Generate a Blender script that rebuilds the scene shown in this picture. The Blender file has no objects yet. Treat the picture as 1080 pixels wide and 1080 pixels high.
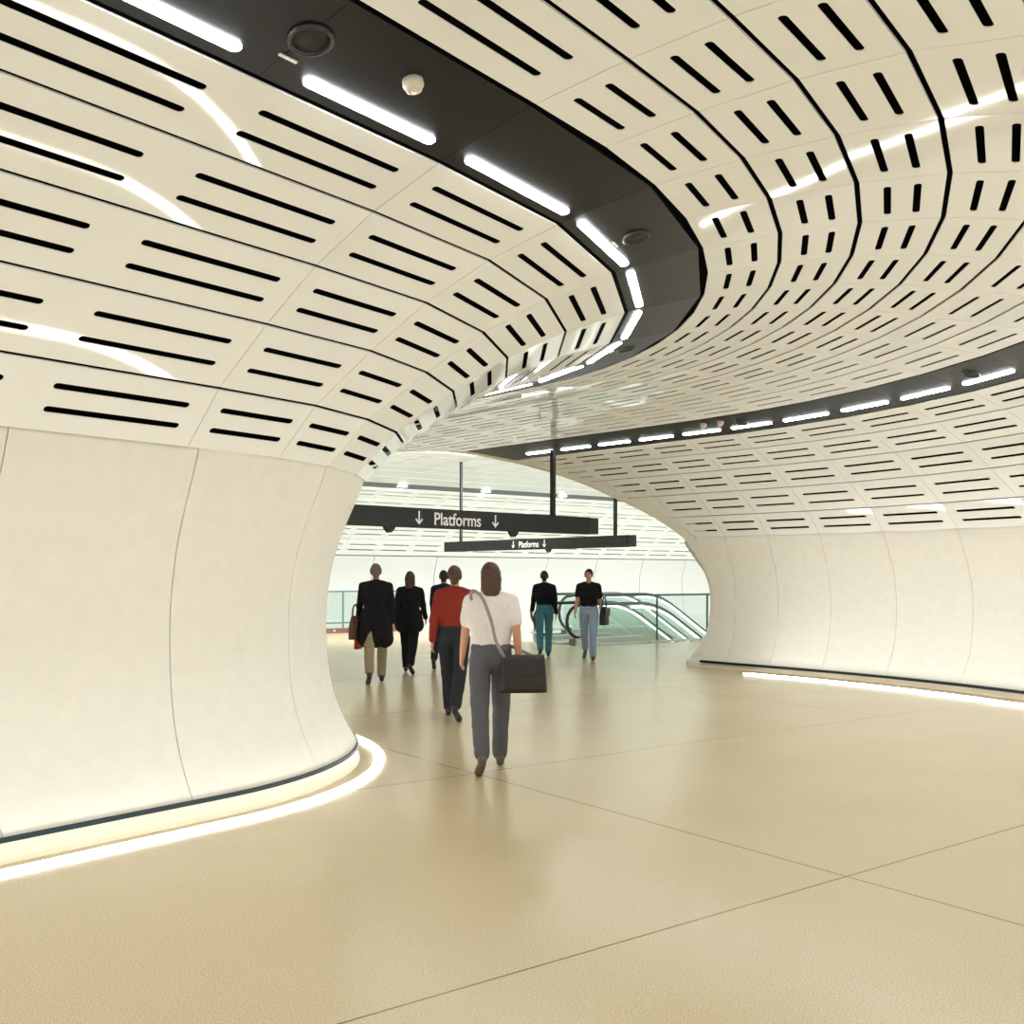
import bpy, bmesh, math, random
from mathutils import Vector, Matrix
from mathutils.geometry import tessellate_polygon
random.seed(4)
scene = bpy.context.scene
COL = scene.collection
rad = math.radians

# ------------------------------------------------------------------ basics
def link(o, parent=None):
    COL.objects.link(o)
    if parent: o.parent = parent
    return o
def tag(o, label=None, cat=None, group=None, kind=None):
    if label: o['label'] = label
    if cat: o['category'] = cat
    if group: o['group'] = group
    if kind: o['kind'] = kind
    return o
def empty(name, loc=(0, 0, 0), rz=0.0):
    o = bpy.data.objects.new(name, None); o.location = loc; o.rotation_euler = (0, 0, rz)
    o.empty_display_size = .2
    return link(o)
class MB:
    """collects vertices and faces for one mesh"""
    def __init__(s): s.v = []; s.f = []; s.sm = []
    def add(s, vs, fs, smooth=False):
        n = len(s.v); s.v += [tuple(v) for v in vs]
        for f in fs: s.f.append(tuple(i+n for i in f)); s.sm.append(smooth)
    def quad(s, a, b, c, d, smooth=False): s.add([a, b, c, d], [(0, 1, 2, 3)], smooth)
    def grid(s, rows, smooth=True, close=False):
        n = len(rows[0]); vs = [p for r in rows for p in r]; fs = []
        for i in range(len(rows)-1):
            for j in range(n if close else n-1):
                k = (j+1) % n
                fs.append((i*n+j, i*n+k, (i+1)*n+k, (i+1)*n+j))
        s.add(vs, fs, smooth)
    def box(s, c, ax, ay, az):
        c, ax, ay, az = map(Vector, (c, ax, ay, az))
        vs = [c+ax*i+ay*j+az*k for i in (-1, 1) for j in (-1, 1) for k in (-1, 1)]
        s.add(vs, [(0, 1, 3, 2), (4, 6, 7, 5), (0, 4, 5, 1), (2, 3, 7, 6), (0, 2, 6, 4), (1, 5, 7, 3)])
    def lathe(s, c, prof, axis=(0, 0, 1), n=32, smooth=True):
        c = Vector(c); a = Vector(axis).normalized(); u = a.orthogonal().normalized(); w = a.cross(u)
        rows = [[c+a*z+(u*math.cos(2*math.pi*j/n)+w*math.sin(2*math.pi*j/n))*r for j in range(n)] for r, z in prof]
        s.grid(rows, smooth, True)
    def tube(s, pts, r, n=10, smooth=True, cap=True):
        pts = [Vector(p) for p in pts]; rows = []; u = None
        for i, p in enumerate(pts):
            d = (pts[min(i+1, len(pts)-1)]-pts[max(i-1, 0)]).normalized()
            u = (u-d*u.dot(d)).normalized() if u else d.orthogonal().normalized()
            w = d.cross(u); rr = r[i] if isinstance(r, (list, tuple)) else r
            rows.append([p+(u*math.cos(2*math.pi*j/n)+w*math.sin(2*math.pi*j/n))*rr for j in range(n)])
        s.grid(rows, smooth, True)
        if cap:
            s.add(rows[0], [tuple(range(n))]); s.add(rows[-1], [tuple(range(n))])
    def build(s, name, mat, parent=None, loc=None, bevel=0, weld=True):
        me = bpy.data.meshes.new(name)
        L = Vector(loc) if loc else Vector((0, 0, 0))
        me.from_pydata([tuple(Vector(v)-L) for v in s.v], [], s.f)
        me.polygons.foreach_set('use_smooth', s.sm)
        bm = bmesh.new(); bm.from_mesh(me)
        if weld: bmesh.ops.remove_doubles(bm, verts=bm.verts, dist=1e-5)
        bmesh.ops.recalc_face_normals(bm, faces=bm.faces)
        bm.to_mesh(me); bm.free()
        me.materials.append(mat)
        o = bpy.data.objects.new(name, me); o.location = L
        if bevel:
            m = o.modifiers.new('bevel', 'BEVEL'); m.width = bevel; m.segments = 3; m.limit_method = 'ANGLE'
        return link(o, parent)

# ------------------------------------------------------------------ materials
def mat(name, col, rough=.5, metal=0, spec=.5, emit=None, estr=0, alpha=None, trans=0, coat=0):
    m = bpy.data.materials.new(name); m.use_nodes = True
    b = m.node_tree.nodes['Principled BSDF']
    b.inputs['Base Color'].default_value = (*col, 1); b.inputs['Roughness'].default_value = rough
    b.inputs['Metallic'].default_value = metal; b.inputs['Specular IOR Level'].default_value = spec
    b.inputs['Transmission Weight'].default_value = trans; b.inputs['Coat Weight'].default_value = coat
    b.inputs['Coat Roughness'].default_value = .06
    if emit: b.inputs['Emission Color'].default_value = (*emit, 1); b.inputs['Emission Strength'].default_value = estr
    return m
def srgb(r, g, b):
    f = lambda c: (c/255/12.92) if c/255 <= .04045 else ((c/255+.055)/1.055)**2.4
    return f(r), f(g), f(b)
def noisy(m, amt, scale, bump=0, detail=3):
    """small procedural tint variation (and optional bump) over the base colour"""
    nt = m.node_tree; b = nt.nodes['Principled BSDF']; c = b.inputs['Base Color'].default_value[:3]
    tc = nt.nodes.new('ShaderNodeTexCoord'); n = nt.nodes.new('ShaderNodeTexNoise')
    n.inputs['Scale'].default_value = scale; n.inputs['Detail'].default_value = detail
    r = nt.nodes.new('ShaderNodeValToRGB')
    r.color_ramp.elements[0].position = .3; r.color_ramp.elements[1].position = .7
    r.color_ramp.elements[0].color = (*[x*(1-amt) for x in c], 1); r.color_ramp.elements[1].color = (*[min(1, x*(1+amt)) for x in c], 1)
    nt.links.new(tc.outputs['Object'], n.inputs['Vector']); nt.links.new(n.outputs['Fac'], r.inputs['Fac'])
    nt.links.new(r.outputs['Color'], b.inputs['Base Color'])
    if bump:
        bp = nt.nodes.new('ShaderNodeBump'); bp.inputs['Strength'].default_value = bump; bp.inputs['Distance'].default_value = .004
        nt.links.new(n.outputs['Fac'], bp.inputs['Height']); nt.links.new(bp.outputs['Normal'], b.inputs['Normal'])
    return m
M = {}
M['panel'] = mat('enamel_panel', srgb(235, 236, 233), .04, spec=.32)
M['grc'] = noisy(mat('cast_wall_panel', srgb(230, 228, 219), .55, spec=.3), .025, 9, .05, 8)
M['void'] = mat('dark_void', (.006, .006, .006), .9, spec=.05)
M['strip'] = noisy(mat('black_soffit', (.0055, .006, .0065), .42, spec=.28), .12, 14)
M['strip_dark'] = mat('soffit_grille', (.008, .008, .008), .6)
M['led'] = mat('led_diffuser', (.9, .9, .9), .4, emit=(.91, .97, 1.0), estr=30)
M['floor_led'] = mat('floor_led_diffuser', (.9, .9, .9), .4, emit=(1.0, .975, .94), estr=13)
M['floor_led2'] = mat('floor_led_line', (.9, .9, .9), .4, emit=(1.0, .98, .95), estr=16)
M['down'] = mat('downlight_lens', (.9, .9, .9), .4, emit=(.85, .95, 1.0), estr=25)
M['black'] = mat('black_powdercoat', (.009, .0105, .0105), .45)
M['skirt'] = mat('dark_skirting', (.010, .018, .022), .6, spec=.15)
M['kick'] = noisy(mat('stone_kicker', srgb(224, 210, 184), .45), .05, 60)
M['white'] = mat('white_sign_vinyl', (.93, .95, .93), .5)
M['plastic'] = mat('cream_plastic', (.72, .67, .58), .35)
M['pinkish'] = mat('pale_pink_plastic', (.70, .52, .46), .4)
M['speaker'] = noisy(mat('speaker_mesh', (.012, .012, .012), .6), .3, 300)
M['ring'] = mat('speaker_ring', (.022, .022, .022), .3)
M['far'] = mat('pale_concourse_panel', srgb(232, 234, 226), .55)
M['farwall'] = mat('pale_concourse_wall', srgb(206, 208, 203), .6)
M['farvoid'] = mat('overlit_slot_void', srgb(228, 233, 229), .9)  # pale colour stands in for haze and overexposure inside the far slots
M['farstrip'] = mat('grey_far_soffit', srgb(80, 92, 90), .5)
M['steel'] = mat('brushed_steel', (.62, .65, .63), .45, .4)
M['brown'] = mat('brown_skirting', srgb(112, 84, 74), .5)
M['rubber'] = mat('black_handrail', (.02, .03, .03), .35)
M['step'] = mat('escalator_step', srgb(120, 130, 125), .5)
M['lowfloor'] = mat('lower_floor', srgb(205, 212, 200), .5)
M['bluerail'] = mat('blue_grey_rail', srgb(84, 116, 122), .4)
def glass_mat():
    m = bpy.data.materials.new('green_glass'); m.use_nodes = True; nt = m.node_tree
    for n in list(nt.nodes): nt.nodes.remove(n)
    o = nt.nodes.new('ShaderNodeOutputMaterial'); mx = nt.nodes.new('ShaderNodeMixShader')
    t = nt.nodes.new('ShaderNodeBsdfTransparent'); t.inputs['Color'].default_value = (.86, .94, .90, 1)
    g = nt.nodes.new('ShaderNodeBsdfGlossy'); g.inputs['Roughness'].default_value = .03
    mx.inputs[0].default_value = .05
    t.inputs['Color'].default_value = (.89, .94, .92, 1); nt.links.new(t.outputs[0], mx.inputs[1]); nt.links.new(g.outputs[0], mx.inputs[2])
    nt.links.new(mx.outputs[0], o.inputs['Surface'])
    return m
M['glass'] = glass_mat()
def floor_mat():
    m = mat('polished_terrazzo', srgb(222, 206, 170), .22, spec=.5); nt = m.node_tree; b = nt.nodes['Principled BSDF']
    N = nt.nodes.new; Lk = nt.links.new
    g = N('ShaderNodeNewGeometry')
    def noise(scale, detail):
        n = N('ShaderNodeTexNoise'); n.inputs['Scale'].default_value = scale; n.inputs['Detail'].default_value = detail
        Lk(g.outputs['Position'], n.inputs['Vector']); return n
    n1 = noise(140, 4); n2 = noise(.7, 3); n3 = noise(150, 2)
    r1 = N('ShaderNodeValToRGB'); e = r1.color_ramp.elements
    e[0].position = .34; e[0].color = (*srgb(195, 176, 136), 1); e[1].position = .66; e[1].color = (*srgb(231, 217, 185), 1)
    Lk(n1.outputs['Fac'], r1.inputs['Fac'])
    r2 = N('ShaderNodeValToRGB'); e = r2.color_ramp.elements
    e[0].position = .3; e[0].color = (.95, .93, .89, 1); e[1].position = .7; e[1].color = (1, 1, 1, 1)
    Lk(n2.outputs['Fac'], r2.inputs['Fac'])
    mx = N('ShaderNodeMix'); mx.data_type = 'RGBA'; mx.blend_type = 'MULTIPLY'; mx.inputs[0].default_value = 1
    Lk(r1.outputs['Color'], mx.inputs[6]); Lk(r2.outputs['Color'], mx.inputs[7])
    r3 = N('ShaderNodeValToRGB'); e = r3.color_ramp.elements
    e[0].position = .25; e[0].color = (.84, .80, .72, 1); e[1].position = .40; e[1].color = (1, 1, 1, 1)
    Lk(n3.outputs['Fac'], r3.inputs['Fac'])
    mx2 = N('ShaderNodeMix'); mx2.data_type = 'RGBA'; mx2.blend_type = 'MULTIPLY'; mx2.inputs[0].default_value = 1
    Lk(mx.outputs[2], mx2.inputs[6]); Lk(r3.outputs['Color'], mx2.inputs[7])
    # movement joints, a square-cut grid turned 53 degrees
    facs = []
    for d, off, pitch, w in (((.8, .6, 0), 4.67, 5.65, .0055), ((-.6, .8, 0), 3.27, 3.45, .0055)):
        dot = N('ShaderNodeVectorMath'); dot.operation = 'DOT_PRODUCT'; dot.inputs[1].default_value = d
        Lk(g.outputs['Position'], dot.inputs[0])
        a = N('ShaderNodeMath'); a.operation = 'SUBTRACT'; a.inputs[1].default_value = off; Lk(dot.outputs['Value'], a.inputs[0])
        p = N('ShaderNodeMath'); p.operation = 'PINGPONG'; p.inputs[1].default_value = pitch/2
        # ping-pong of the absolute value gives the distance to the closest line
        ab = N('ShaderNodeMath'); ab.operation = 'ABSOLUTE'; Lk(a.outputs[0], ab.inputs[0]); Lk(ab.outputs[0], p.inputs[0])
        lt = N('ShaderNodeMath'); lt.operation = 'LESS_THAN'; lt.inputs[1].default_value = w; Lk(p.outputs[0], lt.inputs[0])
        facs.append(lt)
    mxm = N('ShaderNodeMath'); mxm.operation = 'MAXIMUM'; Lk(facs[0].outputs[0], mxm.inputs[0]); Lk(facs[1].outputs[0], mxm.inputs[1])
    mx3 = N('ShaderNodeMix'); mx3.data_type = 'RGBA'; Lk(mxm.outputs[0], mx3.inputs[0])
    Lk(mx2.outputs[2], mx3.inputs[6]); mx3.inputs[7].default_value = (*srgb(128, 112, 76), 1)
    Lk(mx3.outputs[2], b.inputs['Base Color'])
    return m
M['floor'] = floor_mat()

# ------------------------------------------------------------------ the tunnel: a vault that bends round the pier
CX, CY, R0 = -4.096, 8.441, 2.79
A0, A1, K0, K1, W = -38.75, 42.0, .1, .15, 8.80
def P(u, off, z):
    """point of the tunnel: u along it (degrees on the bend, straight beyond), off = distance from the inner wall foot"""
    c = min(max(u, A0), A1); a = rad(c); r = R0+off
    x = CX+r*math.cos(a); y = CY+r*math.sin(a)
    s = (u-A0)*K0 if u < A0 else (u-A1)*K1 if u > A1 else 0
    return Vector((x-s*math.sin(a), y+s*math.cos(a), z))
def u_end(off): return A1+(1.90+1.11*(W-off))/K1          # oblique cut of the arch
U_START = -165.0
IN_J = [-41.5-11.1*k for k in range(11, 0, -1)]+[-41.5+12.17*k for k in range(0, 8)]
IN_J += [IN_J[-1]+6*k for k in range(1, 18)]
MID_J = []
for a, b in zip(IN_J[:-1], IN_J[1:]):
    MID_J += [a, (a+b)/2] if (a > -42 and b < 44) else [a]
OUT_J = [-165+12*k for k in range(0, 11)]+[-26.1+6.05*k for k in range(0, 11)]+[39.9+5.6*k for k in range(0, 14)]
OUT_J = sorted(set(round(x, 2) for x in OUT_J))
RAILS_IN = [(.06, 2.38), (.39, 2.72), (.85, 3.04), (1.28, 3.30), (1.74, 3.50), (2.21, 3.64)]
RAILS_MID = [(2.80, 3.76), (3.31, 3.81), (3.80, 3.83), (4.29, 3.815), (4.78, 3.79), (5.40, 3.775), (6.06, 3.74)]
RAILS_OUT = [(8.77, 2.21), (8.42, 2.56), (7.96, 2.90), (7.53, 3.19), (7.09, 3.41), (6.65, 3.575)]
def shift(off): return 2.9*min(max((off-4.3)/1.7, 0), 1)

def panel(mb, q, frac, gap_c, gap_r, slots=True, depth=.012, sw=.042, lanes=(.335, .67), seg=5, ngroup=1):
    """one slotted panel on the quad q = (a0, a1, b1, b0): a is the first rail, 0/1 the two stations"""
    a0, a1, b1, b0 = q
    L = ((a1-a0).length+(b1-b0).length)/2; w = ((b0-a0).length+(b1-a1).length)/2
    if L < .03: return
    def mp(x, y, d=0):
        s, t = x/L, y/w
        return (a0*(1-s)+a1*s)*(1-t)+(b0*(1-s)+b1*s)*t+nrm*d
    nrm = (a1-a0).cross(b0-a0).normalized()
    cen = (a0+b1)/2
    if nrm.z < 0: nrm = -nrm
    g, h = gap_c/2, gap_r/2
    outer = [(g, h), (L-g, h), (L-g, w-h), (g, w-h)]
    loops = [outer]
    if slots and L > .3:
        for k in range(ngroup):
            c0 = L*(k+.5)/ngroup; ln = L/ngroup*frac
            for t in lanes:
                r = sw/2; cy = w*t; x0 = c0-ln/2+r; x1 = c0+ln/2-r
                lp = [(x1+r*math.sin(math.pi*i/seg), cy-r*math.cos(math.pi*i/seg)) for i in range(seg+1)]
                lp += [(x0-r*math.sin(math.pi*i/seg), cy+r*math.cos(math.pi*i/seg)) for i in range(seg+1)]
                loops.append(lp)
    tri = tessellate_polygon([[Vector((x, y, 0)) for x, y in lp] for lp in loops])
    flat = [p for lp in loops for p in lp]
    mb.add([mp(*p) for p in flat], tri)
    for li, lp in enumerate(loops):
        n = len(lp); depth = depth if li == 0 else .005
        top = [mp(*p) for p in lp]; bot = [mp(p[0], p[1], depth) for p in lp]
        mb.add(top+bot, [(i, (i+1) % n, n+(i+1) % n, n+i) for i in range(n)])

void = MB()
def sheet(mb, rails, us, lift=.13, smooth=True):
    rows = []
    for (o, z, dn, dz) in rails:
        e = u_end(o+dn*lift)-.4
        rows.append([P(min(u, e), o+dn*lift, z+dz*lift) for u in us])
    mb.grid(rows, smooth)
us_f = [U_START+4*k for k in range(32)]+[-38.75+2*k for k in range(0, 41)]+[44+4*k for k in range(0, 22)]
prof = []
allr = RAILS_IN+RAILS_MID+RAILS_OUT[::-1]
for i, (o, z) in enumerate(allr):
    p = allr[max(i-1, 0)]; n = allr[min(i+1, len(allr)-1)]
    t = Vector((n[0]-p[0], n[1]-p[1])).normalized()
    prof.append((o, z, -t.y, t.x))
o0 = prof[0]; o1 = prof[-1]
sheet(void, [(.06, 0, -3, 0)]+[(.06, 2.2, -3, 0)]+prof+[(8.74, 2.2, 3, 0), (8.74, 0, 3, 0)], us_f)
ceiling = void.build('ceiling', M['void']); tag(ceiling, kind='structure')

def row(ra, rb, joints, frac, gap_r, weights=None, sh=False, pair_straight=True):
    mb = MB()
    sa, sb = (shift(ra[0]), shift(rb[0])) if sh else (0, 0)
    ea, eb = u_end(ra[0]), u_end(rb[0])
    st = [u for u in joints if u < -41]; prs = []
    for u0, u1 in zip(joints[:-1], joints[1:]):
        if pair_straight and u1 < -41:
            n = round((-41.5-u1)/11.1)
            if n % 2 == 0 and u0-11.1 > U_START: prs.append((u0-11.1, u1, 2))
        else: prs.append((u0, u1, 1))
    for u0, u1, ng in prs:
        f0a, f1a = u0+sa, u1+sa; f0b, f1b = u0+sb, u1+sb
        if f0a > ea-.5 and f0b > eb-.5: continue
        last = f1a > ea or f1b > eb
        q = (P(min(f0a, ea), *ra), P(min(f1a, ea), *ra), P(min(f1b, eb), *rb), P(min(f0b, eb), *rb))
        cut = f0a > ea-1 or f0b > eb-1
        panel(mb, q, frac, .005, gap_r, slots=not cut, ngroup=ng)
    return mb.build('panel_row', M['panel'], ceiling, weld=False)
for a, b in zip(RAILS_IN[:-1], RAILS_IN[1:]): row(a, b, IN_J, .76, .022)
for i, (a, b) in enumerate(zip(RAILS_MID[:-1], RAILS_MID[1:])): row(a, b, MID_J, .68, .03, sh=True)
for a, b in zip(RAILS_OUT[:-1], RAILS_OUT[1:]): row(a, b, OUT_J, .75, .02, pair_straight=False)

# black soffit strips that carry the lights
def soffit(name, ra, rb, joints, sa, sb):
    mb = MB(); ea, eb = u_end(ra[0]), u_end(rb[0])
    d = .05
    for u0, u1 in zip(joints[:-1], joints[1:]):
        if u0+sa > ea-.3 and u0+sb > eb-.3: continue
        q = (P(min(u0+sa, ea), ra[0], ra[1]+.004), P(min(u1+sa, ea), ra[0], ra[1]+.004), P(min(u1+sb, eb), rb[0], rb[1]+.004), P(min(u0+sb, eb), rb[0], rb[1]+.004))
        panel(mb, q, .5, .003, .034, slots=False, depth=.02)
    o = mb.build(name, M['strip'], weld=False); tag(o, kind='structure'); return o
S1A, S1B = RAILS_IN[-1], RAILS_MID[0]
S2A, S2B = RAILS_MID[-1], RAILS_OUT[-1]
soffit('trim_1', S1A, S1B, IN_J, 0, 0)
soffit('trim_2', S2A, S2B, OUT_J, 0, 0)

ORD = ['first', 'second', 'third', 'fourth', 'fifth', 'sixth', 'seventh', 'eighth', 'ninth', 'tenth', 'eleventh', 'twelfth', 'thirteenth', 'fourteenth', 'fifteenth', 'sixteenth', 'seventeenth', 'eighteenth']
def strip_point(ra, rb, t, u0, u1, s, lift=0):
    q = [P(u0, *ra), P(u1, *ra), P(u1, *rb), P(u0, *rb)]
    p = (q[0]*(1-s)+q[1]*s)*(1-t)+(q[3]*(1-s)+q[2]*s)*t
    n = (q[1]-q[0]).cross(q[3]-q[0]).normalized()
    if n.z < 0: n = -n
    d = (q[1]-q[0]).normalized()
    return p+n*(.003-lift), n, d
def light_bar(ra, rb, t, u0, u1, frac, label, w=.028):
    pa, n, d = strip_point(ra, rb, t, u0, u1, .5-frac/2); pb, _, _ = strip_point(ra, rb, t, u0, u1, .5+frac/2)
    c = (pa+pb)/2; d = (pb-pa).normalized(); L = (pb-pa).length/2; y = n.cross(d).normalized()
    mb = MB(); seg = 6
    out = [(L-w+w*math.sin(math.pi*i/seg), -w*math.cos(math.pi*i/seg)) for i in range(seg+1)]
    out += [(-L+w-w*math.sin(math.pi*i/seg), w*math.cos(math.pi*i/seg)) for i in range(seg+1)]
    lo = [c+d*x+y*v-n*.008 for x, v in out]; hi = [c+d*x+y*v+n*.004 for x, v in out]; k = len(out)
    mb.add(lo+hi, [tuple(range(k))]+[(i, (i+1) % k, k+(i+1) % k, k+i) for i in range(k)])
    o = mb.build('ceiling_light', M['led'], loc=c)
    if label: tag(o, label, 'light', 'LED bars in the black ceiling strips')
    return o
# left strip: bars follow the bend of the pier; those in view run from the top edge of the photo inwards
near = [(u0, u1) for u0, u1 in zip(IN_J[:-1], IN_J[1:]) if u1 < 62 and u0 > -150]
seen = [i for i, (a, b) in enumerate(near) if a > -70 and b < 45]
first = next(i for i, (a, b) in enumerate(near) if b > -60)
for i, (u0, u1) in enumerate(near):
    k = i-first
    if k < 0: lab = 'white LED bar in the black strip, %s behind the viewpoint along the left side' % ORD[-k-1]
    else: lab = 'white LED bar in the left black ceiling strip, %s from top of photo' % ORD[k]
    light_bar(S1A, S1B, .19, u0, u1, .71 if u1 < -41 else .84, lab)
outj = [(u0, u1) for u0, u1 in zip(OUT_J[:-1], OUT_J[1:]) if u1 < u_end(6.4)-1 and u0 > -150]
for i, (u0, u1) in enumerate(outj):
    k = len(outj)-1-i
    lab = ('white LED bar in the right black ceiling strip, %s from the archway' % ORD[k]) if k < len(ORD) else 'white LED bar in the right black strip, behind the viewpoint, number %d from archway' % (k+1)
    light_bar(S2A, S2B, .68, u0, u1, .78, lab)

# ------------------------------------------------------------------ walls below the vault
IN_W = [(0, .14), (-.07, .25), (-.15, .42), (-.215, .62), (-.25, .85), (-.265, 1.10), (-.26, 1.35), (-.225, 1.6), (-.17, 1.82), (-.085, 2.05), (-.02, 2.2), (.02, 2.3), (.045, 2.365), (.05, 2.39), (.03, 2.43)]
def smooth_pts(p, n=3):
    out = []
    for i in range(len(p)-1):
        a, b, c, d = p[max(i-1, 0)], p[i], p[i+1], p[min(i+2, len(p)-1)]
        for k in range(n):
            t = k/n
            out.append(tuple(.5*((2*b[j])+(-a[j]+c[j])*t+(2*a[j]-5*b[j]+4*c[j]-d[j])*t*t+(-a[j]+3*b[j]-3*c[j]+d[j])*t**3) for j in (0, 1)))
    return out+[p[-1]]
IN_W0 = IN_W
IN_W = smooth_pts(IN_W0[:-2], 2)+IN_W0[-2:]
OUT_W = [(W-a, z*.93 if z > .2 else .11) for a, z in IN_W]
def wall(name, pr, joints, us, gap=.007, back=.04, sgn=-1):
    mb = MB()
    for j0, j1 in zip(joints[:-1], joints[1:]):
        uu = [j0]+[u for u in us if j0+.2 < u < j1-.2]+[j1]
        # gap in u-degrees
        def gu(u, o): return (gap/2)/((R0+o)*rad(1) if A0 < u < A1 else (K0 if u <= A0 else K1))
        rows = []; rb = []
        for o, z in pr:
            e = u_end(o); r = []; b = []
            for i, u in enumerate(uu):
                v = j0+(u-j0)*(max(min(j1, e), j0)-j0)/(j1-j0)
                if i == 0: v += gu(v, o)
                if i == len(uu)-1: v -= gu(v, o)
                r.append(P(v, o, z)); b.append(P(v, o+sgn*back, z))
            rows.append(r); rb.append(b)
        if min(u_end(o) for o, z in pr) < j0+.3: continue
        mb.grid(rows, True)
        mb.grid([[r[0] for r in rows], [b[0] for b in rb]], False)
        mb.grid([[r[-1] for r in rows], [b[-1] for b in rb]], False)
        mb.grid([rows[-1], rb[-1]], False)
    return tag(mb.build(name, M['grc'], weld=False), kind='structure')
fine = [U_START+2*k for k in range(0, 120)]
WJL = [-165.25+12*k for k in range(0, 11)]+[-17, 7.3, 31.6, 44, 56, 68, 80, 92, 104, 121]
WJL = [-165]+[-40.6-12*k for k in range(10, 0, -1)]+[-40.6, -17, 7.3, 31.6, 44, 56, 68, 80, 92, 104, 121]
wall('wall_left', IN_W, WJL, fine)
wall('wall_right', OUT_W, [u for u in OUT_J if u < 62]+[75], fine, gap=.006, sgn=1)

def band(name, pts_fn, us, m, kind='structure', parent=None, smooth=True):
    mb = MB()
    sec = pts_fn
    rows = [[P(min(u, u_end(o)), o, z) for u in us] for o, z in sec]
    mb.grid(rows, smooth)
    o = mb.build(name, m, parent)
    if kind: tag(o, kind=kind)
    return o
us_band = [U_START+3*k for k in range(0, 42)]+[-39+1.5*k for k in range(0, 55)]+[44+2*k for k in range(0, 40)]
band('trim_3', [(-.05, .142), (.012, .142), (.012, .112), (-.05, .112)], us_band, M['skirt'], smooth=False)
band('trim_4', [(W+.05, .112), (W-.012, .112), (W-.012, .075), (W+.05, .075)], us_band, M['skirt'], smooth=False)
band('baseboard_left', [(-.03, .115), (-.02, .07), (.0, .02), (.03, -.002)], us_band, M['kick'])
band('baseboard_right', [(W+.03, .08), (W+.02, .05), (W, .015), (W-.03, -.002)], us_band, M['kick'])
def floor_light(o0, o1, us, label, m='floor_led'):
    mb = MB(); zt = .016
    m0 = (o0+o1)/2; rows = [[P(u, o, z) for u in us] for o, z in ((o0, -.01), (o0, .002), (o0*.7+m0*.3, zt), (o1*.7+m0*.3, zt), (o1, .002), (o1, -.01))]
    mb.grid(rows, False)
    o = mb.build('floor_light', M[m])
    return tag(o, label, 'light', 'LED lines set in the floor')
floor_light(.15, .24, [u for u in us_band if u < 75], 'glowing white LED line in the floor curving round the foot of the left pier')
floor_light(W-.54, W-.42, [-165+3*k for k in range(0, 42)]+[-38+2*k for k in range(0, 41)]+[44, 46.3], 'glowing white LED line in the floor along the foot of right wall', 'floor_led2')

# frame of the arch where the tunnel opens into the concourse
secpts = IN_W[:-2]+RAILS_IN[1:]+RAILS_MID+RAILS_OUT[::-1][:-1]+OUT_W[::-1][2:]
secs = smooth_pts([(0, 0)]+secpts+[(W, 0)], 2)
mb = MB(); rows = []
for adv, inw in ((.0, .0), (.10, .0), (.20, .0), (.27, -.004), (.31, -.03), (.33, -.1), (.33, -.8)):
    r = []
    for i, (o, z) in enumerate(secs):
        c = Vector((W/2-o, 1.45-z));
        p = secs[max(i-1, 0)]; n = secs[min(i+1, len(secs)-1)]
        t = Vector((n[0]-p[0], n[1]-p[1]))
        nn = Vector((t.y, -t.x)).normalized()
        r.append(P(u_end(o)+adv/K1, o+nn.x*inw, max(z+nn.y*inw, 0 if i in (0, len(secs)-1) else -1)))
    rows.append(r)
mb.grid(rows, True)
tag(mb.build('trim_5', M['grc']), kind='structure')
o = MB(); c = P(u_end(4.6)+.25/K1, 4.75, 3.72)
o.lathe(c, [(.001, -.07), (.03, -.065), (.045, -.03), (.05, .0), (.05, .08)], n=20)
tag(o.build('dome_camera', M['plastic'], loc=c), 'tiny beige dome camera hanging from the edge of the archway', 'camera')

# ------------------------------------------------------------------ fittings in the black strips
def disc_frame(ra, rb, t, u0, u1, s):
    return strip_point(ra, rb, t, u0, u1, s)
def speaker(ra, rb, t, u0, u1, s, label, tdir=1, r=.105):
    c, n, d = disc_frame(ra, rb, t, u0, u1, s)
    root = empty('ceiling_speaker', c); tag(root, label, 'speaker', 'round speakers in the ceiling strips')
    z = Vector((0, 0, 0)); m = MB(); m.lathe(z, [(r, .01), (r, -.012), (r*.93, -.016), (r*.82, -.012), (r*.80, .01)], n, 40); m.build('rim', M['ring'], root)
    m = MB(); m.lathe(z, [(.0005, -.006), (r*.8, -.006), (r*.8, .004)], n, 40); m.build('grille', M['speaker'], root)
    y = n.cross(d).normalized(); y = y*tdir
    m = MB(); m.box(y*(r+.05)-n*.004+d*.0, d*.045, y*.007, n*.003); m.build('name_tag', M['white'], root)
    return root
def station(J, u):
    for a, b in zip(J[:-1], J[1:]):
        if a <= u < b: return a, b
def at_u(J, u):
    a, b = station(J, u); return a, b, (u-a)/(b-a)
speaker(S1A, S1B, .54, *at_u(IN_J, -52.4), 'round black speaker near the top of photo in the left black strip', 1, .092)
speaker(S1A, S1B, .52, *at_u(IN_J, -22.7), 'round black speaker where the left black strip begins to bend', 1, .09)
speaker(S1A, S1B, .55, *at_u(IN_J, 12.9), 'round black speaker past the bend of the left black strip', 1, .09)
speaker(S2A, S2B, .42, *at_u(OUT_J, 13.6), 'round black speaker near the right edge of photo in right strip', -1, .09)
speaker(S2A, S2B, .45, *at_u(OUT_J, 37.5), 'round black speaker above the middle of the right black strip', -1, .09)
c, n, d = strip_point(S1A, S1B, .64, *at_u(IN_J, -47.25))
sd = empty('smoke_detector', c); tag(sd, 'round cream smoke detector on the left black ceiling strip', 'smoke detector')
z0 = Vector((0, 0, 0))
m = MB(); m.lathe(z0, [(.001, .01), (.046, .01), (.046, -.024), (.041, -.030), (.001, -.030)], n, 32); m.build('detector_base', M['plastic'], sd)
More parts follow.
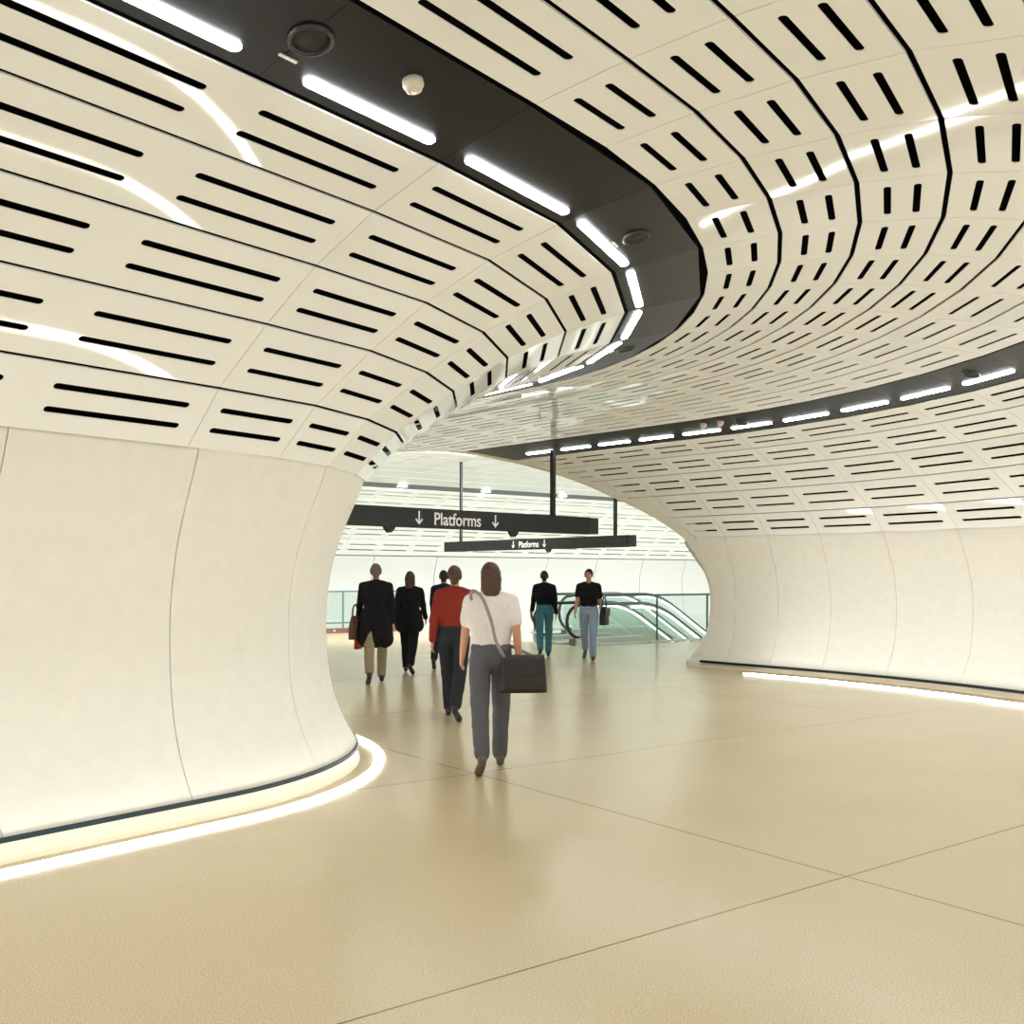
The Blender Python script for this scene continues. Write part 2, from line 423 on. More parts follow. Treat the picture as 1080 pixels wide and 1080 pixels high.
m = MB(); m.lathe(z0, [(.040, -.028), (.035, -.044), (.022, -.048), (.020, -.042), (.016, -.051), (.001, -.054)], n, 32); m.build('sensor_cap', M['plastic'], sd)
for sv, lab in ((41.2, 'small pinkish detector on the right strip, nearer the archway'), (39.3, 'small pinkish detector on the right strip, farther from the archway')):
    c, n, d = strip_point(S2A, S2B, .27, *at_u(OUT_J, sv))
    t = empty('ceiling_detector', c); tag(t, lab, 'detector', 'small detectors on the right strip')
    m = MB(); m.lathe(z0, [(.001, .01), (.048, .01), (.048, -.025), (.042, -.03), (.001, -.03)], n, 24); m.build('detector_base', M['pinkish'], t)
    m = MB(); m.lathe(z0, [(.038, -.028), (.03, -.055), (.018, -.066), (.001, -.068)], n, 24); m.build('sensor_cap', M['pinkish'], t)

# ------------------------------------------------------------------ concourse beyond the arch
E1, N1 = Vector((.8, .6, 0)), Vector((-.6, .8, 0))
def Q(e, D, z=0): return E1*e+N1*D+Vector((0, 0, z))
DW = 32.7
mb = MB()
fl = [Q(-30, -12), Q(30, -12), Q(30, 16.9), Q(14.6, 16.9), Q(14.6, 24.5), Q(-30, 24.5)]
mb.add(fl, [tuple(range(len(fl)))])
for a, b in ((2, 3), (3, 4), (4, 5)):
    mb.quad(fl[a], fl[b], fl[b]-Vector((0, 0, .5)), fl[a]-Vector((0, 0, .5)))
tag(mb.build('floor', M['floor']), kind='structure')
mb = MB(); mb.quad(Q(-30, 10, -5), Q(60, 10, -5), Q(60, 34, -5), Q(-30, 34, -5))
tag(mb.build('floor.001', M['lowfloor']), kind='structure')
FR = [(0, 2.23), (.55, 2.78), (1.15, 3.28), (1.75, 3.72), (2.38, 4.10), (3.0, 4.40)]
FR2 = [(3.55, 4.52), (4.25, 4.66), (5.0, 4.77), (5.8, 4.85), (6.6, 4.90), (7.4, 4.92), (8.3, 4.91), (9.3, 4.86)]
mb = MB()
joints = [-6+1.35*k for k in range(0, 48)]
wp = [(0, 2.2), (-.12, 1.9), (-.25, 1.5), (-.28, 1.0), (-.22, .4), (-.1, -.1), (.0, -.4), (.0, -5)]
for j0, j1 in zip(joints[:-1:2], joints[2::2]):
    mb.grid([[Q(j0+.012, DW-o, z), Q(j1-.012, DW-o, z)] for o, z in wp], True)
    mb.grid([[Q(j0+.012, DW-o+s, z) for o, z in wp] for s in (0, .05)], False)
tag(mb.build('wall_back', M['farwall'], weld=False), kind='structure')
mb = MB()
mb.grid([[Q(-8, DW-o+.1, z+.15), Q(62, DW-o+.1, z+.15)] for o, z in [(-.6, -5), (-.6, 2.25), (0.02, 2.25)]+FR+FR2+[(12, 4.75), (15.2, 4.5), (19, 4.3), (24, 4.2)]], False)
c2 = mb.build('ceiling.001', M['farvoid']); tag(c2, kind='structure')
for rails, sh in ((FR, 0), (FR2, .4)):
    for a, b in zip(rails[:-1], rails[1:]):
        mb = MB()
        for j0, j1 in zip(joints[:-1], joints[1:]):
            if j0 < 3 or j1 > 48: continue
            panel(mb, (Q(j0, DW-a[0], a[1]), Q(j1, DW-a[0], a[1]), Q(j1, DW-b[0], b[1]), Q(j0, DW-b[0], b[1])), .80, .008, .03, seg=3, sw=.055, depth=.03)
        mb.build('panel_row', M['far'], c2, weld=False)
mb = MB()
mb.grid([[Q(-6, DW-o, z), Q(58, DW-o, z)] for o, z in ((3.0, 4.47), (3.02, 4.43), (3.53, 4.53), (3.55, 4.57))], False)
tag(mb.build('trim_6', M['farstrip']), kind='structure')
def far_e(x, o, z):  # where along the strip a downlight sits
    return x
for k, e in enumerate((17.5, 20.9, 24.4, 28.0, 14.0, 31.6)):
    c = Q(e, DW-3.27, 4.455)
    t = empty('downlight', c)
    tag(t, ['oval white downlight in the far grey strip, just above the left end of front sign', 'oval white downlight in the far grey strip, above the front sign lettering',
            'oval white downlight in the far grey strip, right of the sign post', 'white downlight in the far grey strip, hidden towards the right wall',
            'white downlight in the far grey strip, hidden behind the left pier', 'white downlight farthest right in the far grey strip'][k], 'light', 'downlights of the far strip')
    m = MB(); m.lathe(z0, [(.001, -.012), (.15, -.012), (.16, 0)], (0, -.19, .98), 28); m.build('lens', M['down'], t)
    m = MB(); m.lathe(z0, [(.16, .01), (.16, -.025), (.20, -.02), (.20, .02)], (0, -.19, .98), 28); m.build('bezel', M['steel'], t)

# glass balustrades
def balustrade(label, e0, e1, D, post_es, base_m, base_h, rail2=None, top=1.10):
    root = empty('glass_balustrade', Q((e0+e1)/2, D)); L0 = root.location.copy()
    tag(root, label, 'balustrade')
    def part(mbx, name, m): return mbx.build(name, m, root, loc=L0) if False else finish(mbx, name, m)
    def finish(mbx, name, m):
        mbx.v = [tuple(Vector(v)-L0) for v in mbx.v]; return mbx.build(name, m, root)
    es = [e0]+list(post_es)+[e1]
    for a, b in zip(es[:-1], es[1:]):
        m = MB(); m.box((Q(a, D, (top+.02)/2)+Q(b, D, (top+.02)/2))/2, E1*((b-a)/2-.012), N1*.008, Vector((0, 0, (top-.06)/2))); finish(m, 'glass_pane', M['glass'])
    for e in post_es:
        m = MB(); m.box(Q(e, D-.015, top/2), E1*.022, N1*.012, Vector((0, 0, top/2))); finish(m, 'post', M['bluerail'])
        m = MB(); m.lathe(Q(e-.28, D-.06, base_h*.5), [(.001, -.02), (.03, -.02), (.03, .02)], N1, 14); finish(m, 'fixing', M['steel'])
    m = MB(); m.box((Q(e0, D, top)+Q(e1, D, top))/2, E1*(e1-e0)/2, N1*.025, Vector((0, 0, .022))); finish(m, 'top_rail', M['bluerail'])
    m = MB(); m.box((Q(e0, D, base_h/2)+Q(e1, D, base_h/2))/2, E1*(e1-e0)/2, N1*.05, Vector((0, 0, base_h/2))); finish(m, 'base', base_m)
    if rail2:
        m = MB(); m.box((Q(e0, D, rail2)+Q(e1, D, rail2))/2, E1*(e1-e0)/2, N1*.02, Vector((0, 0, .02))); finish(m, 'lower_rail', M['bluerail'])
    return root
balustrade('glass balustrade on a brown base at the far left beyond the pier', 4.0, 14.5, 24.4, [7.2, 9.95, 12.7], M['brown'], .13, .27)
balustrade('green glass balustrade along the escalator well at the far right', 15.2, 28.0, 17.05, [17.0, 18.7, 20.6, 22.8, 25.2], M['steel'], .04)

def escalator(label, D0, D1, e_top, e_bend, hh, length=9.0):
    root = empty('escalator', Q(e_top, (D0+D1)/2)); L0 = root.location.copy(); tag(root, label, 'escalator', 'escalators going down to the platforms')
    def fin(m, name, mt):
        m.v = [tuple(Vector(v)-L0) for v in m.v]; return m.build(name, mt, root)
    sl = math.tan(rad(30))
    def zf(e):   # walking line: flat, then 30 degrees down, with a soft bend
        x = e-e_bend
        if x < -.6: return 0
        if x < .6: return -sl*(x+.6)**2/2.4
        return -sl*x
    es = [e_top+i*.2 for i in range(int(length/.2))]
    for D in (D0, D1):
        m = MB()
        arc = [Q(e_top+.25-.42*math.sin(math.pi*t/8), D, hh/2+.05-(hh/2-.05)*math.cos(math.pi*t/8)) for t in range(0, 8)]
        m.tube(arc+[Q(e, D, zf(e)+hh) for e in es if e > e_top+.25], .04, 10); fin(m, 'handrail', M['rubber'])
        m = MB(); top = [Q(e, D, zf(e)+hh-.06) for e in es]; bot = [Q(e, D, zf(e)+.12) for e in es]
        m.grid([[p+N1*.006 for p in top], [p+N1*.006 for p in bot]], False); m.grid([[p-N1*.006 for p in top], [p-N1*.006 for p in bot]], False); fin(m, 'glass_side', M['glass'])
        m = MB(); m.tube([Q(e, D-.045, zf(e)+hh-.085) for e in es if e > e_bend-1.0], .028, 8); fin(m, 'handrail_light', M['floor_led_far'])
        m = MB(); m.grid([[Q(e, D-.12, zf(e)+.10) for e in es], [Q(e, D+.12, zf(e)+.10) for e in es], [Q(e, D+.12, zf(e)-.35) for e in es]], False)
        m.grid([[Q(e, D-.12, zf(e)+.10) for e in es], [Q(e, D-.12, zf(e)-.35) for e in es]], False); fin(m, 'skirt', M['steel'])
    m = MB(); e = e_bend-.4
    while e < e_top+length-.6:
        zt = zf(e+.2); m.box((Q(e+.2, D0, zt-.1)+Q(e+.2, D1, zt-.1))/2, E1*.2, N1*((D1-D0)/2-.13), Vector((0, 0, .1))); e += .4
    fin(m, 'steps', M['step'])
    m = MB(); m.box((Q((e_top-.3+e_bend-.4)/2, D0, -.01)+Q((e_top-.3+e_bend-.4)/2, D1, -.01))/2, E1*((e_bend-.1-e_top)/2), N1*((D1-D0)/2-.13), Vector((0, 0, .02))); fin(m, 'landing_plate', M['steel'])
    return root
M['floor_led_far'] = mat('lit_handrail_edge', (.9, .9, .9), .4, emit=(.95, 1, .98), estr=2.2)
escalator('nearer escalator going down at the far right with lit handrail edge', 17.95, 19.15, 15.2, 17.9, .88)
escalator('farther escalator going down behind the nearer one at far right', 20.9, 22.1, 17.4, 20.9, 1.02)

# ------------------------------------------------------------------ hanging signs
def text_mesh(s, size, parent, mtx, name):
    cu = bpy.data.curves.new(name, 'FONT'); cu.body = s; cu.size = size; cu.extrude = .002; cu.align_x = 'CENTER'; cu.offset = .012 if size == 1 and parent.name == 'hanging_sign' else .002
    o = bpy.data.objects.new('tmp_text', cu); COL.objects.link(o)
    dg = bpy.context.evaluated_depsgraph_get(); me = bpy.data.meshes.new_from_object(o.evaluated_get(dg))
    bpy.data.objects.remove(o); me.materials.clear(); me.materials.append(M['white'])
    ob = bpy.data.objects.new(name, me); link(ob, parent); ob.matrix_local = mtx
    return ob
def sign(label, p_right, p_left, zb, h, t_text, t_arrows, tw, cap, posts, pods, ah):
    """p_right and p_left are the two ends; distances t are measured from the right end"""
    pr, pl = Vector((*p_right, 0)), Vector((*p_left, 0))
    d = (pl-pr); Ln = d.length; d.normalize()
    nrm = Vector((d.y, -d.x, 0))
    if nrm.y > 0: nrm = -nrm                                # towards the viewer
    c = (pr+pl)/2+Vector((0, 0, zb+h/2)); root = empty('hanging_sign', c); tag(root, label, 'sign', 'platform signs hanging from the ceiling')
    th = .06
    at = lambda t, z=0, f=0: d*(t-Ln/2)+Vector((0, 0, z))+nrm*f
    m = MB(); m.box(at(Ln/2+.1), d*(Ln/2-.1), nrm*th, Vector((0, 0, h/2))); m.build('sign_panel', M['black'], root, bevel=.008)
    m = MB(); m.box(at(.1), d*.098, nrm*(th-.006), Vector((0, 0, h/2-.006))); m.build('end_cap', M['rubber'], root, bevel=.01)
    for t, zt in posts:
        m = MB(); m.box(at(t, (zt-zb)/2), d*.034, nrm*.034, Vector((0, 0, (zt-zb-h)/2+.01))); m.build('post', M['black'], root)
    for t in pods:
        m = MB(); r = [(.085, 0), (.075, -.03), (.035, -.07), (.02, -.085)]
        prof_ = [at(t+s*x, -h/2+z, 0) for s in (-1,) for x, z in r]+[at(t+x, -h/2+z, 0) for x, z in r[::-1]]
        fr = [p+nrm*.04 for p in prof_]; bk = [p-nrm*.04 for p in prof_]; k = len(fr)
        m.add(fr+bk, [tuple(range(k)), tuple(range(k, 2*k))]+[(i, (i+1) % k, k+(i+1) % k, k+i) for i in range(k)]); m.build('sensor_pod', M['black'], root)
    # lettering on the viewer's side: x runs to the reader's right = from left end to right end
    X = -d; Y = Vector((0, 0, 1)); Z = X.cross(Y)
    rot = Matrix((X, Y, Z)).transposed().to_4x4()
    tx = text_mesh('Platforms', 1, root, Matrix(), 'lettering')
    w0 = max(v.co.x for v in tx.data.vertices)-min(v.co.x for v in tx.data.vertices); h0 = max(v.co.y for v in tx.data.vertices)
    sx, sy = tw/w0, cap/h0
    tx.matrix_local = Matrix.Translation(at(t_text, -cap*.5, th+.003))@rot@Matrix.Diagonal((sx, sy, 1, 1))
    for t in t_arrows:
        m = MB(); w = ah*.07; q = [(-w, .5*ah), (w, .5*ah), (w, -.28*ah), (.24*ah, -.02*ah), (.24*ah+w*1.1, -.02*ah-w*1.3 + w*.4), (0, -.5*ah), (-.24*ah-w*1.1, -.02*ah-w*1.3+w*.4), (-.24*ah, -.02*ah), (-w, -.28*ah)]
        q = [(-w, .5*ah), (w, .5*ah), (w, -.25*ah), (.27*ah, -.02*ah), (.27*ah+w, -.02*ah-w*1.7), (0, -.5*ah), (-.27*ah-w, -.02*ah-w*1.7), (-.27*ah, -.02*ah), (-w, -.25*ah)]
        fr = [at(t, y, th+.004)+X*x for x, y in q]; bk = [p-nrm*.004 for p in fr]; k = len(q)
        m.add(fr, [(0, 1, 2, 8), (2, 3, 4, 5), (5, 6, 7, 8), (2, 5, 8)]); m.build('arrow', M['white'], root)
    return root
dS = Vector((.743, .669))
pR = Vector((.67, 16.9))+dS*1.05; pL = Vector((.67, 16.9))-dS*5.1
sign('long black hanging sign reading Platforms between two down arrows, the nearer and larger', pR, pL, 2.26, .29, 3.11, (2.36, 3.84), .90, .185,
     [(1.05, 3.62), (5.1, 3.80)], (1.93, 4.33), .20)
pR2 = Vector((2.92, 24.3)); pL2 = Vector((-1.99, 30.7)); L2 = (pL2-pR2).length
sign('smaller black hanging sign reading Platforms, behind and below the nearer sign', pR2, pL2, 2.23, .29, L2*.495, (L2*.412, L2*.578), L2*.105, .165,
     [(L2*.085, 4.55), (L2*.90, 4.85)], (L2*.40,), .20)

# ------------------------------------------------------------------ people
def capsule(mb, p0, p1, r0, r1, n=12, flat=None):
    p0, p1 = Vector(p0), Vector(p1); ax = p1-p0
    L = ax.length; a = ax.normalized() if L > 1e-6 else Vector((0, 0, 1))
    u = a.orthogonal().normalized(); w = a.cross(u); prof_ = []
    k = 5
    for i in range(k+1):
        t = math.pi/2*(1-i/k); prof_.append((r0*math.cos(t) if i else 0.0005, -r0*math.sin(t)))
    for i in range(k+1):
        t = math.pi/2*i/k; prof_.append((r1*math.cos(t) if i < k else .0005, L+r1*math.sin(t)))
    rows = []
    for r, z in prof_:
        row_ = []
        for j in range(n):
            q = (u*math.cos(2*math.pi*j/n)+w*math.sin(2*math.pi*j/n))*r
            if flat: q = Vector((q.x*flat[0], q.y*flat[1], q.z*flat[2]))
            row_.append(p0+a*z+q)
        rows.append(row_)
    m0 = len(mb.v); mb.grid(rows, True, True)
    nn = len(rows)*n
    mb.f.append(tuple(m0+i for i in range(n))); mb.sm.append(True)
    mb.f.append(tuple(m0+nn-n+i for i in range(n))); mb.sm.append(True)
def ell(mb, c, rx, ry, rz, n=16):
    c = Vector(c); rows = []
    for i in range(11):
        t = math.pi*i/10-math.pi/2; k = max(math.cos(t), .002)
        rows.append([c+Vector((rx*k*math.cos(2*math.pi*j/n), ry*k*math.sin(2*math.pi*j/n), rz*math.sin(t))) for j in range(n)])
    m0 = len(mb.v); mb.grid(rows, True, True)
    mb.f.append(tuple(m0+i for i in range(n))); mb.sm.append(True)
    mb.f.append(tuple(m0+10*n+i for i in range(n))); mb.sm.append(True)
def fused(mb, name, m, parent, voxel=.009, smooth=4, fold=0):
    me = bpy.data.meshes.new(name); me.from_pydata(mb.v, [], mb.f)
    bm = bmesh.new(); bm.from_mesh(me); bmesh.ops.recalc_face_normals(bm, faces=bm.faces); bm.to_mesh(me); bm.free()
    o = bpy.data.objects.new('tmp_fuse', me); COL.objects.link(o)
    r = o.modifiers.new('r', 'REMESH'); r.mode = 'VOXEL'; r.voxel_size = voxel; r.use_smooth_shade = True
    s = o.modifiers.new('s', 'SMOOTH'); s.iterations = smooth; s.factor = .5
    if fold:
        tx = bpy.data.textures.new('folds', 'CLOUDS'); tx.noise_scale = .11
        dm = o.modifiers.new('d', 'DISPLACE'); dm.texture = tx; dm.strength = fold; dm.mid_level = .5
    dg = bpy.context.evaluated_depsgraph_get(); out = bpy.data.meshes.new_from_object(o.evaluated_get(dg)); bpy.data.objects.remove(o)
    out.name = name; out.materials.clear(); out.materials.append(m)
    out.polygons.foreach_set('use_smooth', [True]*len(out.polygons))
    return link(bpy.data.objects.new(name, out), parent)
SKIN = mat('skin', srgb(196, 146, 118), .5, spec=.3); SKIN2 = mat('skin_deep', srgb(140, 96, 72), .5, spec=.3)
EYE = mat('eye_dark', (.02, .015, .01), .3); LIP = mat('lips', srgb(150, 84, 76), .5)
def cloth(name, rgb, rough=.85): return noisy(mat(name, srgb(*rgb), rough, spec=.2), .06, 40)

def person(label, x, y, face, H, shirt, trousers, hair_m, skin, shoe_m, stride=24, phase=1, sleeve=1.0, coat=0.0, long_hair=False, hair_len=.0, arm_out=6, build=1.0, shirt_name='shirt', skirt=None, bent=(12, 12), lean=4):
    """face: heading in degrees, 0 = away from the viewer. phase +1: left leg forward"""
    k = H/1.72
    root = empty('person', (x, y, 0), rad(face)); tag(root, label, 'person')
    V = lambda a, b, c: Vector((a*k, b*k, c*k))
    # legs
    def leg(sx, ang, bend):
        hip = Vector((sx*.092, 0, 0)); a = rad(ang); b = rad(ang-bend)
        knee = hip+Vector((sx*.004, .425*math.sin(a), -.425*math.cos(a)))
        ank = knee+Vector((-sx*.006, .415*math.sin(b), -.415*math.cos(b)))
        fa = rad(ang-bend)*.75 if ang < 0 else rad(12)
        return hip, knee, ank, fa
    Ls = {1: leg(1, phase*stride, bent[0] if phase > 0 else 22), -1: leg(-1, -phase*stride, bent[1] if phase < 0 else 22)}
    feet = {}
    low = 1e9
    for s, (hip, knee, ank, fa) in Ls.items():
        toe_d = Vector((s*.10, math.cos(fa), math.sin(fa))).normalized()
        heel = ank+Vector((0, -.045*math.cos(fa), -.055-.0*math.sin(fa)))
        ball = heel+toe_d*.20; toe = ball+Vector((0, .05, .0))
        feet[s] = (heel, ball, toe)
        low = min(low, heel.z-.035, ball.z-.03, toe.z-.025)
    dz = -low; up = lambda p: Vector((p.x*k, p.y*k, (p.z+dz)*k))
    base = dz
    ln = math.tan(rad(lean))
    T = lambda a, b, c: Vector((a*k*build if abs(a) > .02 else a*k, (b+(c-.9)*ln)*k, (c-.90+base)*k))    # torso points, c given for a hip height of .90
    body = MB(); shirtm = MB(); trou = MB()
    C = lambda mbx, a, b, r0, r1, inf=0, flat=None: capsule(mbx, a, b, (r0+inf)*k, (r1+inf)*k, flat=flat)
    sh = {}
    for s in (1, -1):
        hip, knee, ank, fa = Ls[s]
        C(body, up(hip), up(knee), .082, .055); C(body, up(knee), up(ank), .056, .036)
        C(body, up(ank), up(feet[s][0]+Vector((0, .02, 0))), .036, .034); C(body, up(feet[s][0]), up(feet[s][1]), .032, .03)
        C(trou, up(hip+Vector((0, 0, .02))), up(knee), .086, .064, .014); C(trou, up(knee), up(ank+(knee-ank)*.04), .064, .054, .012)
        m = MB(); h_, b_, t_ = feet[s]
        C(m, up(h_), up(b_), .036, .040); C(m, up(b_), up(t_), .040, .028); C(m, up(h_+Vector((0, .0, .03))), up(h_+Vector((0, .05, .03))), .04, .036)
        sh[s] = fused(m, 'shoe', shoe_m, root, .009*k, 3)
        # arms swing against the legs
        ang = -phase*s*stride*.85 if True else 0
        shd = T(s*.175, 0, 1.41); a = rad(ang); b = rad(ang+18); ao = math.tan(rad(arm_out))
        elb = shd+V(s*.28*ao+s*.012, .28*math.sin(a), -.28*math.cos(a)); wr = elb+V(s*.02-s*.0, .255*math.sin(b), -.255*math.cos(b))
        C(body, shd, elb, .050, .038); C(body, elb, wr, .038, .026)
        dwn = (wr-elb).normalized(); fw = Vector((0, 1, 0)); fw = (fw-dwn*fw.dot(dwn)).normalized(); sd = dwn.cross(fw)*s
        pc = wr+dwn*.045*k
        C(body, wr, pc+dwn*.03*k+fw*.016*k, .022, .018); C(body, wr, pc+dwn*.03*k-fw*.016*k, .022, .018)
        for fi, (of, l1, l2) in enumerate(((.030, .040, .036), (.011, .045, .042), (-.009, .042, .038), (-.028, .034, .030))):
            r_ = wr+dwn*.07*k+fw*of*k; m1 = r_+(dwn*.95-sd*.15+fw*of*1.5)*l1*k; m2 = m1+(dwn*.8-sd*.55)*l2*k
            C(body, r_, m1, .0095, .009); C(body, m1, m2, .009, .0075)
        tb = wr+dwn*.025*k+fw*.022*k; t1 = tb+(fw*.7+dwn*.7)*.036*k; t2 = t1+(fw*.25+dwn*.95)*.03*k
        C(body, tb, t1, .012, .0105); C(body, t1, t2, .0105, .008)
        if sleeve > .9:
            C(shirtm, shd, elb, .054, .046, .012); C(shirtm, elb, elb+(wr-elb)*.95, .046, .034, .011)
        else:
            C(shirtm, shd, shd+(elb-shd)*(sleeve+.25), .054, .050, .014)
    # torso
    for mbx, inf in ((body, 0), (shirtm, .016)):
        for (p, q, r0, r1) in (((-.075, .0, .95), (.075, .0, .95), .105, .105), ((-.055, .005, 1.08), (.055, .005, 1.08), .098, .098), ((-.085, .01, 1.24), (.085, .01, 1.24), .102, .102),
                               ((-.12, .0, 1.38), (.12, .0, 1.38), .075, .075), ((-.055, 0, .97), (-.055, .005, 1.10), .10, .095), ((.055, 0, .97), (.055, .005, 1.10), .10, .095),
                               ((-.065, .005, 1.10), (-.085, .008, 1.28), .096, .098), ((.065, .005, 1.10), (.085, .008, 1.28), .096, .098), ((-.08, .0, 1.28), (-.10, -.005, 1.38), .095, .075), ((.08, .0, 1.28), (.10, -.005, 1.38), .095, .075),
                               ((0, .0, 1.25), (0, -.01, 1.42), .10, .075)):
            if mbx is shirtm and p[2] < .96 and not coat: continue
            C(mbx, T(*p), T(*q), r0*.95, r1*.95, inf)
        C(mbx, T(-.155, -.005, 1.41), T(0, -.015, 1.45), .052, .055, inf); C(mbx, T(.155, -.005, 1.41), T(0, -.015, 1.45), .052, .055, inf)
    for p, q in (((-.07, 0, .93), (.07, 0, .93)), ((-.06, 0, 1.0), (.06, 0, 1.0))): C(trou, T(*p), T(*q), .108, .108, .008)
    if coat:
        for s in (-.09, .09, 0): C(shirtm, T(s, 0, 1.0), T(s*1.35, -.01, .92-coat), .115, .125, .012)
    C(body, T(0, -.01, 1.42), T(0, .012, 1.53), .056, .050)
    hd = T(0, .02, 1.625); hk = k
    ell(body, hd+V(0, -.008, .012), .074*hk, .094*hk, .098*hk); C(body, hd+V(0, .035, -.03), hd+V(0, .052, -.085), .055, .036)
    C(body, hd+V(0, .086, .005), hd+V(0, .100, -.028), .010, .014); C(body, hd+V(-.025, .078, .022), hd+V(.025, .078, .022), .014, .014)
    C(body, hd+V(-.018, .083, -.056), hd+V(.018, .083, -.056), .009, .009)
    for s in (-1, 1): C(body, hd+V(s*.074, -.006, .015), hd+V(s*.076, -.002, -.025), .014, .011, flat=(.5, 1.3, 1))
    fused(body, 'body', skin, root, .0075*k, 3)
    for s in (-1, 1):
        m = MB(); ell(m, hd+V(s*.030, .083, .004), .011*k, .008*k, .007*k, 10); m.build('eye', EYE, root)
    m = MB(); ell(m, hd+V(0, .0905, -.056), .021*k, .006*k, .006*k, 10); m.build('mouth', LIP, root)
    fused(shirtm, shirt_name, shirt, root, .011*k, 5, .018)
    if skirt:
        C(trou, T(0, 0, .95), T(0, .02, .45), .14, .17, .03)
    fused(trou, 'trousers', trousers, root, .011*k, 5, .016)
    hm = MB()
    ell(hm, hd+V(0, -.020, .030), .083*k, .098*k, .096*k); C(hm, hd+V(0, -.055, .0), hd+V(0, -.055, -.05-hair_len*.2), .066, .05)
    for s in (-1, 1): C(hm, hd+V(s*.062, -.03, .03), hd+V(s*.066, -.03, -.02-hair_len), .028, .022)
    if hair_len > .05: C(hm, hd+V(0, -.062, -.02), hd+V(0, -.085, -.03-hair_len), .075, .06, flat=(1.25, .7, 1))
    fused(hm, 'hair', hair_m, root, .009*k, 3, .012)
    return root
HB = noisy(mat('hair_brown', srgb(74, 48, 34), .55), .25, 90); HK = noisy(mat('hair_black', srgb(26, 22, 22), .5), .25, 90); HA = noisy(mat('hair_ash', srgb(110, 92, 84), .6), .2, 90)
BLK = cloth('black_cloth', (24, 24, 26)); NAVY = cloth('navy_cloth', (34, 42, 60)); RED = cloth('rust_red_cloth', (136, 48, 36)); WHT = cloth('white_cloth', (226, 218, 216))
GREY = cloth('grey_trouser', (92, 92, 98)); DGREY = cloth('dark_trouser', (44, 46, 52)); TEAL = cloth('teal_denim', (72, 124, 140)); JEAN = cloth('pale_denim', (146, 164, 190)); KHAKI = cloth('khaki_cloth', (150, 138, 112))
SHB = mat('black_shoe', (.02, .02, .02), .4); SHW = mat('brown_shoe', srgb(96, 78, 70), .5)
LEA = noisy(mat('black_leather', (.012, .011, .011), .45), .2, 60); TAN = noisy(mat('brown_leather', srgb(84, 52, 30), .5), .2, 50); GST = cloth('grey_strap', (150, 140, 138)); REDB = cloth('red_bag', (190, 72, 56))

person('person in white top and grey trousers walking away, nearest of the group', -.17, 8.35, 4, 1.66, WHT, GREY, HB, SKIN, SHW, stride=19, phase=1, sleeve=.35, hair_len=.10, shirt_name='top')
person('person in rust red top and dark trousers walking left of the white top', -.64, 11.3, -6, 1.66, RED, DGREY, HB, SKIN, SHB, stride=21, phase=-1, sleeve=1, shirt_name='top')
person('person in dark navy jacket walking behind the red top', -1.16, 17.3, -6, 1.62, NAVY, DGREY, HK, SKIN, SHB, stride=20, phase=1, coat=.08, shirt_name='jacket')
person('person in long black coat and khaki trousers, leftmost of the walkers', -1.98, 14.9, 8, 1.70, BLK, KHAKI, HA, SKIN, SHB, stride=18, phase=1, coat=.28, build=1.08, shirt_name='coat')
person('person with brown hair in black clothes beside the black coat', -1.64, 16.4, -4, 1.60, BLK, BLK, HB, SKIN, SHB, stride=20, phase=-1, coat=.10, hair_len=.12, shirt_name='jacket')
person('person in black top and teal trousers walking beyond the white top', .62, 19.6, 0, 1.62, BLK, TEAL, HK, SKIN, SHB, stride=19, phase=1, shirt_name='top')
person('person in black top and pale blue jeans facing the viewer, rightmost of the walkers', 1.42, 18.9, 172, 1.66, BLK, JEAN, HK, SKIN, SHW, stride=21, phase=-1, sleeve=.4, shirt_name='top')

def bag(name, label, c, w, h, d, rz, m, strap=None, strap_m=None):
    root = empty(name, c, rad(rz)); tag(root, label, 'bag')
    mb = MB(); rows = []
    for i in range(9):
        t = i/8; z = (t-.5)*h; ww = w/2*(1-.16*t**2-.04*(1-t)); dd = d/2*(1-.75*t**3)*(.9+.1*math.sin(math.pi*t))
        rows.append([Vector((ww*math.copysign(abs(math.cos(a))**.5, math.cos(a)), dd*math.copysign(abs(math.sin(a))**.6, math.sin(a)), z)) for a in [2*math.pi*j/24 for j in range(24)]])
    mb.grid(rows, True, True); mb.add(rows[0], [tuple(range(24))]); mb.add(rows[-1], [tuple(range(24))])
    mb.build('bag_body', m, root)
    mb = MB(); f = [Vector((x, -d/2-.004+.008*(z < -.1*h), z)) for x, z in ((-w*.42, h*.42), (w*.42, h*.42), (w*.40, h*.0), (0, -h*.08), (-w*.40, h*.0))]
    b = [p+Vector((0, .02, 0)) for p in f]; mb.add(f+b, [tuple(range(5)), tuple(range(5, 10))]+[(i, (i+1) % 5, 5+(i+1) % 5, 5+i) for i in range(5)]); mb.build('flap', m, root)
    mb = MB()
    pts = strap or [(-w*.36, 0, h*.45), (-w*.30, 0, h*.8), (0, 0, h*.98), (w*.30, 0, h*.8), (w*.36, 0, h*.45)]
    sp = smooth_pts3(pts); mb.tube(sp, .013, 8); mb.build('strap', strap_m or m, root)
    return root
def smooth_pts3(p, n=6):
    out = []; p = [Vector(q) for q in p]
    for i in range(len(p)-1):
        a, b, c, d = p[max(i-1, 0)], p[i], p[i+1], p[min(i+2, len(p)-1)]
        for k in range(n):
            t = k/n
            out.append(.5*((2*b)+(-a+c)*t+(2*a-5*b+4*c-d)*t*t+(-a+3*b-3*c+d)*t**3))
    return out+[p[-1]]
